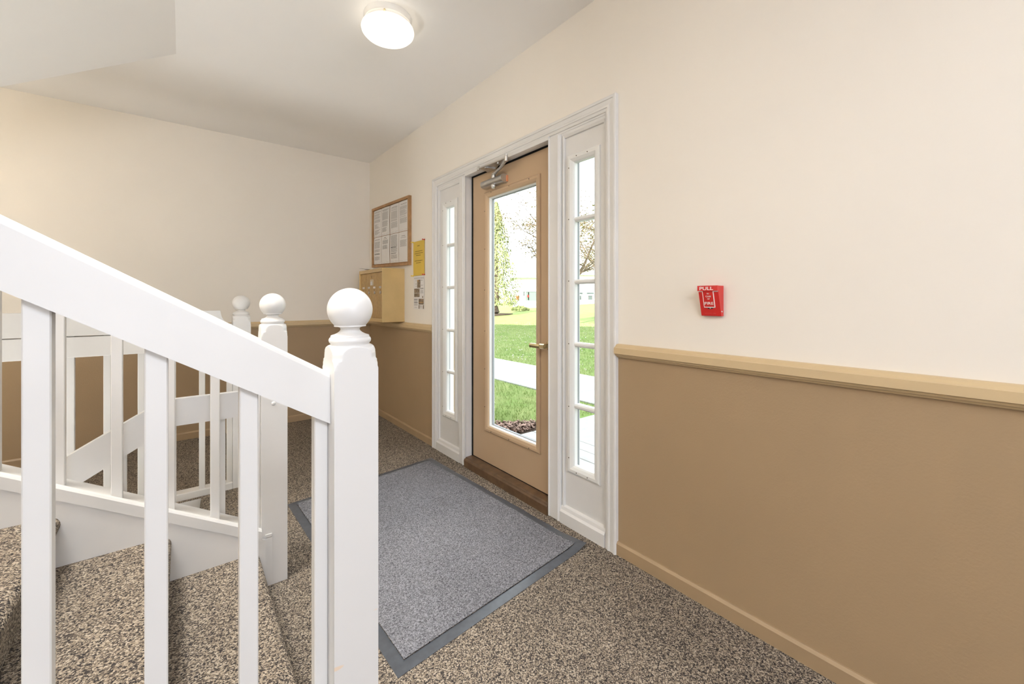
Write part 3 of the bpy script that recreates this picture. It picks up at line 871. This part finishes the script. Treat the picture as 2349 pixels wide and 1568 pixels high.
def sheet(name, y0, y1, z0, z1, xoff, bow, mt, label, cat, group, blocks, inks=(INK, INKD), zfn=bz):
    """a sheet of paper on the wall (y1 is its left edge as seen); blocks=[(s0, s1, v_top, lines, pitch, dark, jitter)]"""
    N = 8

    def P(s, v, e=0.0):
        y = y1 - (y1 - y0) * s
        z = z1 - (z1 - z0) * v
        x = XW - xoff - bow * (math.sin(PI * s) ** 2 * .6 + .4 * math.sin(PI * min(1, max(0, v))) * (s - .5) ** 2 * 4) - e
        return (x, y, zfn(y, z))
    vs_ = [P(i / N, j / N) for j in range(N + 1) for i in range(N + 1)]
    vb = [(p[0] + .0006, p[1], p[2]) for p in vs_]
    K = (N + 1) ** 2; f = []
    for j in range(N):
        for i in range(N):
            a = j * (N + 1) + i
            f.append((a, a + N + 1, a + N + 2, a + 1)); f.append((K + a, K + a + 1, K + a + N + 2, K + a + N + 1))
    o = raw(name, vs_ + vb, f, mt, label=label, cat=cat, group=group)
    for di in (0, 1):
        v, f = [], []
        for (s0, s1, vt, lines, pitch, dark, jit) in blocks:
            if int(dark) != di:
                continue
            for L in range(lines):
                top_ = vt + L * pitch; h = pitch * (.62 if dark else .5)
                e1 = s1 - (rng.random() * jit * (s1 - s0) if jit else 0)
                s = s0
                while s < e1 - .005:
                    wl = min(.03 + rng.random() * .09, e1 - s)
                    k_ = len(v)
                    v += [P(s, top_, .0006), P(s + wl, top_, .0006), P(s + wl, top_ + h, .0006), P(s, top_ + h, .0006)]
                    f.append((k_, k_ + 3, k_ + 2, k_ + 1)); s += wl + .014
        if v:
            raw('print', v, f, inks[di], o, kind='stuff')
    return o, P


colw = (BY1 - BY0 - .050) / 4
where = ['first', 'second', 'third', 'last']
foot = [(.08, .5, .955, 1, .012, False, 0), (.62, .92, .945, 1, .012, False, 0)]
tops = [
    [(.12, .9, .07, 1, .022, True, 0), (.25, .75, .105, 1, .014, False, 0), (.10, .9, .15, 4, .018, False, .2), (.10, .9, .24, 5, .018, False, .2), (.10, .9, .36, 6, .018, False, .15), (.14, .86, .52, 8, .022, False, .6), (.14, .86, .74, 8, .022, False, .6)],
    [(.12, .9, .08, 1, .022, True, 0), (.22, .78, .115, 2, .014, False, .1), (.10, .85, .17, 16, .0175, False, .1), (.10, .85, .48, 12, .0175, False, .2), (.10, .7, .72, 9, .0175, False, .2)],
    [(.2, .85, .09, 1, .022, True, 0), (.15, .9, .125, 2, .016, False, .1), (.1, .9, .18, 2, .0175, False, .1), (.12, .88, .24, 16, .0165, False, .06), (.12, .88, .52, 4, .0165, False, .1), (.12, .88, .62, 1, .018, True, .3), (.12, .88, .65, 10, .0165, False, .08)],
    [(.2, .85, .09, 1, .022, True, 0), (.3, .75, .13, 1, .014, False, 0), (.12, .88, .17, 6, .0175, False, .05), (.12, .88, .29, 7, .0175, False, .3), (.12, .85, .42, 3, .0175, False, .3), (.12, .88, .50, 2, .0175, False, .2), (.12, .88, .56, 10, .0175, False, .1)],
]
bots = [
    [(.15, .8, .09, 1, .022, True, 0), (.12, .85, .17, 14, .0175, False, .1), (.12, .85, .45, 6, .0175, False, .1), (.12, .85, .60, 3, .018, True, .2), (.12, .85, .72, 8, .0175, False, .3)],
    [(.38, .62, .06, 1, .020, True, 0), (.28, .72, .10, 2, .016, False, .1), (.15, .85, .16, 8, .018, False, .1), (.15, .8, .34, 8, .018, False, .2)],
    [(.12, .85, .05, 22, .0175, False, .06), (.12, .85, .44, 3, .018, True, .2), (.12, .85, .50, 8, .0175, False, .08), (.12, .85, .66, 2, .018, True, .2), (.12, .85, .72, 8, .0175, False, .08)],
    [(.3, .7, .13, 1, .022, True, 0), (.22, .8, .18, 2, .016, False, .1), (.15, .85, .27, 13, .0175, False, .15)],
]
for r in range(2):
    for c in range(4):
        yL = BY1 - .025 - c * colw; z1 = (BZ1 - .026) if r == 0 else (BZ0 + .024 + .262)
        o, P_ = sheet('notice_sheet', yL - colw + .005, yL - .003, z1 - .256, z1, .0115 + .0012 * (c % 2), .004 + .003 * rng.random(), PAPER,
                      'printed white sheet, %s from the left in the %s row of the notice board' % (where[c], 'top' if r == 0 else 'bottom'), 'notice', 'sheets on the notice board',
                      (tops if r == 0 else bots)[c] + foot)
# yellow notice and the picture sheet under it
flat = lambda y, z: z
ny, P_ = sheet('yellow_notice', 2.944, 3.142, 1.291, 1.566, .003, .004, YELLOW, 'yellow printed notice pinned to the wall beside the sidelight', 'notice', None,
               [(.40, .60, .125, 1, .040, True, 0), (.16, .83, .285, 1, .03, True, 0), (.14, .86, .345, 1, .03, True, 0), (.27, .69, .405, 1, .03, True, 0), (.13, .85, .560, 1, .03, True, 0), (.27, .70, .620, 1, .03, True, 0)], (YINK, YINK), flat)
pg, P2 = sheet('picture_sheet', 2.949, 3.140, 1.022, 1.288, .002, .003, PAPER, 'white sheet with small brown photographs under the yellow notice', 'notice', None,
               [(.06, .95, .055, 1, .018, True, 0), (.1, .95, .085, 1, .014, False, 0), (.66, .9, .12, 2, .018, False, .2), (.7, .9, .27, 2, .018, False, .2), (.2, .32, .12, 2, .02, False, .2), (.2, .32, .22, 2, .02, False, .2), (.2, .32, .31, 1, .02, False, 0),
                (.64, .93, .365, 2, .018, True, .1), (.66, .93, .43, 6, .017, False, .05), (.06, .42, .69, 2, .02, True, .1), (.06, .42, .745, 2, .018, False, .1), (.06, .42, .785, 2, .02, True, .1), (.06, .42, .84, 3, .018, False, .1), (.1, .36, .94, 1, .02, False, 0), (.62, .82, .885, 3, .03, False, .2)], (INK, INKD), flat)
for (s0, s1, v0, v1, mt) in ((.36, .66, .115, .355, PHOTO), (.36, .50, .115, .165, PHOTO2), (.07, .59, .375, .510, PHOTO), (.07, .59, .518, .63, PHOTO), (.82, .90, .605, .66, PHOTO), (.50, .95, .685, .855, PHOTO), (.52, .93, .775, .800, PHOTO2), (.50, .58, .87, .98, PHOTO), (.87, .96, .87, .98, PHOTO)):
    e = .0009 if mt is PHOTO2 else .0007
    N = 6
    vv = [P2(s0 + (s1 - s0) * i / N, v, e) for v in (v0, v1) for i in range(N + 1)]
    raw('printed_photo', vv, [(i, i + N + 1, i + N + 2, i + 1) for i in range(N)], mt, pg)
for (s, v, mt, nm) in ((-.01, .005, PINY, 'yellow push pin at the upper left corner of the yellow notice'), (1.0, -.005, PINR, 'red push pin at the upper right corner of the yellow notice'),
                       (-.005, .995, PINY, 'yellow push pin at the lower left corner of the yellow notice'), (1.0, .985, PINR, 'red push pin at the lower right corner of the yellow notice')):
    p = P_(s, v)
    m = MB(); m.rev(p[1], p[2], [(.0055, XW - .002), (.0050, XW - .007), (.0030, XW - .009), (.0030, XW - .018), (.0055, XW - .020), (.0055, XW - .023)], 14, axis='x')
    o = build('push_pin', m, mt, smooth=True, label=nm, cat='push pin', group='push pins on the yellow notice', loc=(XW, p[1], p[2]))

# gold apartment mailbox unit
MX, MY0, MY1, MZ0, MZ1 = 1.286, 3.320, 3.884, .912, 1.362
mbx = empty('mailbox_unit', (XW, 3.6, MZ0), 'gold metal wall mailbox unit standing on the chair rail in the corner', 'mailbox')
m = MB(); m.box(MX + .030, XW, MY0 + .012, MY1 - .012, MZ0 + .03, MZ1 - .03)
m.cbox(MX, XW, MY0, MY0 + .012, MZ0, MZ1, .0015); m.cbox(MX, XW, MY1 - .012, MY1, MZ0, MZ1, .0015)
m.cbox(MX + .002, XW, MY0 + .012, MY1 - .012, MZ1 - .030, MZ1, .0015); m.cbox(MX + .002, XW, MY0 + .012, MY1 - .012, MZ0, MZ0 + .030, .0015)
build('cabinet', m, GOLD, mbx)
dw = (MY1 - .014 - MY0 - .012) / 4
for i in range(4):
    a = MY0 + .012 + dw * i
    m = MB(); m.cbox(MX + .014, MX + .024, a + .0012, a + dw - .0012, MZ0 + .031, MZ1 - .031, .0015)
    d_ = build('mailbox_door', m, GOLDD, mbx)
    cy = a + dw / 2
    m = MB(); m.box(MX + .011, MX + .014, cy - .022, cy + .022, 1.196, 1.212); build('name_card', m, PAPER if i % 2 else STEEL, d_)
    m = MB(); m.rev(cy - .01, 1.160, [(.012, MX + .014), (.012, MX + .008), (.008, MX + .006)], 16, axis='x'); build('lock', m, STEEL, d_, smooth=True)
    m = MB(); m.box(MX + .0125, MX + .0141, cy - .004, cy + .004, 1.178, 1.184); build('keyhole', m, BLACKP, d_)
m = MB(); m.box(MX + .009, MX + .0139, 3.555, 3.625, 1.222, 1.275); pl = build('label_plate', m, mat('cream_label_plate', (.62, .52, .36), .4), mbx)
m = MB(); m.box(MX + .0075, MX + .009, 3.572, 3.612, 1.226, 1.256); build('card', m, PAPER, pl)
m = MB(); m.box(MX + .0125, MX + .0141, 3.600, 3.604, 1.288, 1.306); build('slot', m, BLACKP, mbx)
m = MB()
m.add([(1.238, 3.75, 1.379), (1.310, 3.62, 1.366), (1.42, 3.64, 1.364), (1.37, 3.78, 1.366), (1.238, 3.75, 1.3775), (1.310, 3.62, 1.3645), (1.42, 3.64, 1.3625), (1.37, 3.78, 1.3645)],
      [(0, 1, 2, 3), (7, 6, 5, 4), (0, 4, 5, 1), (1, 5, 6, 2), (2, 6, 7, 3), (3, 7, 4, 0)])
build('envelope', m, PAPER, label='pale folded envelope lying on top of the gold mailbox unit', cat='envelope')

# ------------------------------------------------------------------ outdoors
GZ = -.10


def terr(x, y):
    r = max(0, x - 6); q = max(0, y - 6)
    return GZ - .015 + (.055 * r - .040 * q) * (1 if x > 6 else 0) * min(1, r / 3)


m = MB()
nx, ny_ = 70, 70
xs = [1.63 + 80 * (i / nx) ** 1.6 for i in range(nx + 1)]; ys = [-25 + 120 * j / ny_ for j in range(ny_ + 1)]
m.v = [(x, y, terr(x, y) - (.05 if x < 2.7 and y < 3.2 and y > .3 else 0)) for x in xs for y in ys]
m.f = [(i * (ny_ + 1) + j, (i + 1) * (ny_ + 1) + j, (i + 1) * (ny_ + 1) + j + 1, i * (ny_ + 1) + j + 1) for i in range(nx) for j in range(ny_)]
m.mi = [0] * len(m.f)
build('ground', m, GRASSG, kind='structure', smooth=True, label='sloping green lawn outside the entrance')
rng = random.Random(7)
# deck boards, approach slab, sidewalk
dk = empty('porch_deck', (2.1, 1.7, GZ), 'pale weathered board deck outside the entrance door', 'deck')
for i in range(7):
    x0 = 1.635 + .1445 * i
    m = MB(); m.cbox(x0 + .003, x0 + .1415, .4, 2.84, GZ - .03, GZ + .002 * rng.random(), .003); build('plank', m, DECKM, dk)
ap = empty('approach_path', (3.2, 2.2, GZ), 'short concrete path joining the deck to the sidewalk', 'path')
m = MB(); m.cbox(2.655, 3.70, 1.30, 2.862, GZ - .08, GZ - .004, .004); build('slab', m, CONC, ap)
sw = empty('sidewalk', (4.35, 4, GZ), 'pale concrete sidewalk crossing the lawn outside', 'sidewalk')
js = [-6, -4.8, -3.6, -2.5, -1.4, -.3, .6, 1.55, 2.6, 3.64, 4.68, 5.95, 7.0, 8.05, 9.1, 10.2, 11.3, 12.4, 13.5, 14.6, 15.7, 16.8]
for a, b in zip(js[:-1], js[1:]):
    m = MB(); m.cbox(3.715, 5.03, a + .005, b - .005, GZ - .08, GZ + .003, .006); build('slab', m, CONC, sw)
# mulch bed
m = MB(); m.prism([(1.63, 2.87), (2.78, 2.87), (2.76, 3.02), (2.40, 3.26), (2.24, 3.6), (2.15, 4.3), (1.63, 4.3)], GZ - .06, GZ - .004, axis='z')
build('mulch_bed', m, MULCH, label='bark mulch bed along the wall beside the deck', cat='mulch bed')
v, f = [], []
for k in range(6500):
    x = 1.66 + 1.1 * rng.random(); y = 2.88 + (1.0 if k % 4 else 1.4) * rng.random()
    if y > 3.02 and x > 2.76 - (y - 3.02) * 1.5 and y < 3.26:
        continue
    if y >= 3.26 and x > 2.36:
        continue
    L, W_, t = .008 + .020 * rng.random(), .004 + .007 * rng.random(), rng.random() * PI
    z = GZ + .004 + .016 * rng.random(); dz = (rng.random() - .5) * .02
    c, s_ = math.cos(t), math.sin(t); k_ = len(v)
    for a, b, e in ((-L, -W_, -dz), (L, -W_, dz), (L, W_, dz + .004), (-L, W_, -dz + .004)):
        v.append((x + a * c - b * s_, y + a * s_ + b * c, z + e))
    f.append((k_, k_ + 1, k_ + 2, k_ + 3))
raw('mulch_chips', v, f, CHIP, label='loose bark chips on the mulch bed', kind='stuff')
# grass blades
v, f = [], []
for k in range(230000):
    x = 1.75 + 11.9 * (rng.random() ** 1.5); y = .3 + 17 * rng.random()
    if y < x * .72 or y > x * 1.95:
        continue
    if 3.70 < x < 5.045 or (x < 3.72 and y < 2.90) or (x < 2.80 and y < 3.05) or (x < 2.45 and y < 3.3) or (x < 2.3 and y < 4.3):
        continue
    h = .022 + .030 * rng.random(); w_ = .0020 + .0020 * rng.random() + x * .0006; a = rng.random() * PI * 2
    lx, ly = (rng.random() - .5) * .06, (rng.random() - .5) * .06
    z = terr(x, y); k_ = len(v); c, s_ = math.cos(a) * w_, math.sin(a) * w_
    v += [(x - c, y - s_, z - .01), (x + c, y + s_, z - .01), (x + lx, y + ly, z + h)]
    f.append((k_, k_ + 1, k_ + 2))
raw('grass', v, f, BLADE, label='short green grass blades of the lawn', kind='stuff')
v, f = [], []
for k in range(420):
    x = 5.2 + 7 * rng.random(); y = x * (.75 + .7 * rng.random()); z = terr(x, y) + .035; r = .008 + .010 * rng.random(); a = rng.random() * 3; k_ = len(v)
    v += [(x + r * math.cos(a + q), y + r * math.sin(a + q), z + .012 * math.sin(q * 2 + a)) for q in (0, 1.57, 3.14, 4.71)]; f.append((k_, k_ + 1, k_ + 2, k_ + 3))
raw('petals', v, f, PETAL, label='pale fallen petals scattered on the lawn', kind='stuff')
# porch post seen through the sidelight nearest the notices
pp = empty('porch_post', (2.05, 3.69, GZ), 'white square porch post outside the sidelight nearest the notices', 'post')
m = MB(); m.cbox(1.985, 2.12, 3.625, 3.76, GZ - .02, 2.42, .006); build('shaft', m, STOP, pp)
m = MB(); m.cbox(1.97, 2.135, 3.61, 3.775, GZ, GZ + .14, .006); build('base', m, STOP, pp)
m = MB(); m.cbox(1.64, 2.14, 3.625, 3.76, 2.42, 2.56, .004); build('beam', m, STOP, pp)


def tree(name, base, label, group, trunk_h, trunk_r, seed, levels, spread, leaf_mat, n_leaf, leaf_size, droop=0.0, first_len=2.4, cone=None, rise=.55):
    R_ = random.Random(seed); t = empty(name, base, label, 'tree', group)
    br = MB(); tips = []
    B = Vector(base)

    def grow(p, d, L, r, lv):
        pts = [p]; q = p.copy(); dd = d.copy(); n = 4
        for i in range(n):
            dd = (dd + Vector((R_.uniform(-.25, .25), R_.uniform(-.25, .25), R_.uniform(-.12, .2) - droop * (levels - lv) * .12))).normalized()
            q = q + dd * (L / n); pts.append(q.copy())
        br.tube(pts, [max(.006, r * (1 - .55 * i / n)) for i in range(n + 1)], 5)
        if lv <= 2:
            tips.extend(pts[1:])
        if lv == 0:
            return
        for k in range(3 if lv > 1 else 4):
            j = R_.randint(1, n); a = R_.random() * 2 * PI
            nd = (dd * .55 + Vector((math.cos(a), math.sin(a), R_.uniform(-.25, rise))) * spread).normalized()
            grow(pts[j], nd, L * R_.uniform(.55, .8), max(.007, r * (1 - .55 * j / n) * .66), lv - 1)
    top = B + Vector((0, 0, trunk_h))
    tr = MB(); tr.tube([B - Vector((0, 0, .3)), B + Vector((0, 0, .15)), B + Vector((.05, .03, trunk_h * .5)), top], [trunk_r * 1.7, trunk_r * 1.15, trunk_r, trunk_r * .8], 10)
    build('trunk', tr, BARK, t, smooth=True)
    lf_v, lf_f = [], []

    def leaf(p, s):
        a, b = R_.random() * 2 * PI, R_.uniform(-1, 1); k_ = len(lf_v)
        u = Vector((math.cos(a), math.sin(a), b * .6)).normalized() * s; w_ = u.cross(Vector((R_.random() - .5, R_.random() - .5, 1))).normalized() * s * .5
        lf_v.extend([p - u, p + w_, p + u, p - w_]); lf_f.append((k_, k_ + 1, k_ + 2, k_ + 3))
    if cone:
        H_, R0 = cone
        br.tube([top, B + Vector((.1, .1, H_))], [trunk_r * .8, .02], 6)
        for k in range(n_leaf):
            h = R_.random() ** 1.15; a = R_.random() * 2 * PI; rr = R0 * (1 - h) ** .75 * (.35 + .75 * R_.random() ** .5) * (1 + .25 * math.sin(a * 3 + h * 14))
            p = B + Vector((math.cos(a) * rr, math.sin(a) * rr, trunk_h * .55 + h * (H_ - trunk_h * .55) - .22 * rr))
            # hanging sprays
            s = leaf_size * (.5 + 1.1 * R_.random()); k_ = len(lf_v); b_ = R_.uniform(-1, 1); ax = Vector((math.cos(a) * .6 * R_.random() + .4 * b_, math.sin(a) * .6 * R_.random() - .3 * b_, -1)).normalized() * s
            sd_ = Vector((-math.sin(a + .8 * b_), math.cos(a + .8 * b_), 0)) * s * .22
            lf_v.extend([p, p + ax * .5 + sd_, p + ax, p + ax * .5 - sd_]); lf_f.append((k_, k_ + 1, k_ + 2, k_ + 3))
    else:
        for k in range(5):
            a = 2 * PI * k / 5 + R_.random()
            grow(top - Vector((0, 0, R_.random() * trunk_h * .35)), Vector((math.cos(a) * .8, math.sin(a) * .8, .75)).normalized(), first_len, trunk_r * .5, levels)
        grow(top, Vector((.05, .05, 1)), first_len, trunk_r * .6, levels)
        for k in range(n_leaf):
            p = R_.choice(tips); leaf(p + Vector((R_.gauss(0, .12), R_.gauss(0, .12), R_.gauss(0, .12))), leaf_size * (.6 + .8 * R_.random()))
    build('branches', br, BARK, t)
    raw('leaves', lf_v, lf_f, leaf_mat, t, kind='stuff')
    return t


tree('conifer', (20.0, 27.2, terr(20, 27.2) + .12), 'drooping green conifer standing in a bark ring on the sunlit lawn', None, 2.2, .28, 3, 2, .8, LEAFG, 9000, .17, cone=(9.2, 1.9))
tree('budding_tree', (12.6, 12.2, terr(12.6, 12.2)), 'spreading tree with yellow buds on bare branches, seen through the door glass', None, 2.0, .14, 21, 4, .95, BUD, 6000, .042, droop=.22, first_len=2.4)
tree('leafing_tree', (19.5, 15.6, terr(19.5, 15.6)), 'tree with brownish leaf clusters, seen through the sidelight beside the fire alarm wall', None, 2.6, .12, 8, 3, .9, LEAFB, 2200, .09, droop=.1, first_len=2.6)
m = MB(); m.prism([(18.9, 26.1), (20.4, 25.9), (21.35, 26.7), (21.2, 27.9), (19.8, 28.5), (18.6, 27.6)], terr(20, 27) - .2, terr(20, 27) + .14, axis='z')
build('mulch_ring', m, MULCH, label='brown bark ring round the foot of the conifer', cat='mulch bed')
v, f = [], []
for k in range(500):
    a = rng.random() * 2 * PI; r = .75 * rng.random() ** .5
    p = Vector((25.6 + r * math.cos(a) * 1.2, 30.9 + r * math.sin(a) * 1.2, .12 + .42 * rng.random() * (1 - r))); s = .07 + .06 * rng.random(); b = rng.random() * 3; k_ = len(v)
    v += [p + Vector((s * math.cos(b), s * math.sin(b), s * .4)), p + Vector((0, 0, s)), p - Vector((s * math.cos(b), s * math.sin(b), s * .3)), p - Vector((0, 0, s))]; f.append((k_, k_ + 1, k_ + 2, k_ + 3))
raw('low_shrub', v, f, LEAFG, label='low green shrub on the lawn before the far white house', cat='shrub')


def house(base, yaw, label, W_, H_, wins, extra=None):
    """base: centre of the front at ground; front looks back towards the entrance"""
    R_ = Vector((math.cos(yaw), -math.sin(yaw), 0)); N_ = Vector((-math.sin(yaw), -math.cos(yaw), 0)); B = Vector(base)
    h = empty('house', base, label, 'house', 'white houses across the lawn')

    def bx(mb, a0, a1, d0, d1, z0, z1):
        vv = [B + R_ * a + N_ * d + Vector((0, 0, z)) for a in (a0, a1) for d in (d0, d1) for z in (z0, z1)]
        mb.add(vv, [(0, 1, 3, 2), (4, 6, 7, 5), (0, 4, 5, 1), (2, 3, 7, 6), (0, 2, 6, 4), (1, 5, 7, 3)])
    m = MB(); bx(m, -W_ / 2, W_ / 2, -8, 0, -1.5, H_); build('walls', m, SIDING, h)
    m = MB()
    vv = [B + R_ * a + N_ * d + Vector((0, 0, z)) for a in (-W_ / 2 - .4, W_ / 2 + .4) for d, z in ((.5, H_), (-4, H_ + 2.2), (-8.5, H_), (-4, H_ - .1))]
    m.add(vv, [(0, 1, 2, 3), (7, 6, 5, 4), (0, 4, 5, 1), (1, 5, 6, 2), (2, 6, 7, 3), (3, 7, 4, 0)]); build('roof', m, ROOFM, h)
    for (a0, a1, z0, z1, zm, gm, dark) in wins:
        m = MB()
        for q in ((a0 - .1, a0, z0 - .1, z1 + .1), (a1, a1 + .1, z0 - .1, z1 + .1), (a0, a1, z0 - .1, z0), (a0, a1, z1, z1 + .1)):
            bx(m, q[0], q[1], -.02, .06, q[2], q[3])
        if zm:
            bx(m, a0, a1, -.02, .05, zm - .07, zm + .07)
        wf = build('window', m, SIDING if not dark else SEAL, h)
        m = MB(); bx(m, a0, a1, -.05, .01, z0, z1); build('pane', m, gm, wf)
        if dark:
            m = MB(); bx(m, a0 + (a1 - a0) * .19, a0 + (a1 - a0) * .28, 0, .05, z0 + .1, z1 - .05); build('mullion', m, SHADOWGAP, wf)
            m = MB(); bx(m, a0 + (a1 - a0) * .13, a0 + (a1 - a0) * .27, .05, .08, z0 + .42, z0 + .70); build('red_panel', m, PINR, wf)
        else:
            for s in (.0, .78):
                m = MB(); bx(m, a0 + (a1 - a0) * s, a0 + (a1 - a0) * (s + .22), .01, .03, z0, (zm or z1) - .05); build('blind', m, PINKB, wf)
    return h


RV = Vector((.782, -.623, 0))
c1 = Vector((33.0, 37.65, 0))
house((33.0, 37.65, .30), .6728, 'white house with one dark framed window, seen through the door glass', 4.4, 3.4, [(-.66, .62, .66, 1.74, 0, mat('pale_green_glass', (.17, .21, .19), .3), True), (-1.0, -.78, 1.25, 1.75, 0, DARKW, False)])
house((38.6, 33.3, .85), .6728, 'white house with two mauve blinded windows, seen through the sidelight beside the fire alarm wall', 4.6, 3.2, [(-1.75, -.88, .22, 1.10, .80, DARKW, False), (-.42, .45, .22, 1.10, .80, DARKW, False), (.95, 1.8, .22, 1.10, .80, DARKW, False)])
pt = empty('planter', (31.6, 38.6, .3), 'terracotta planter tapering to its foot beside the far white house', 'planter')
m = MB(); m.rev(31.6, 38.6, [(.10, 1.02), (.22, 1.45), (.23, 1.46), (.23, 1.56), (.20, 1.56), (.19, 1.48)], 18); build('pot', m, TERRA, pt, smooth=True)
m = MB(); m.rev(31.6, 38.6, [(.16, .1), (.13, .2), (.10, .9), (.14, 1.02)], 14); build('pedestal', m, STOP, pt, smooth=True)
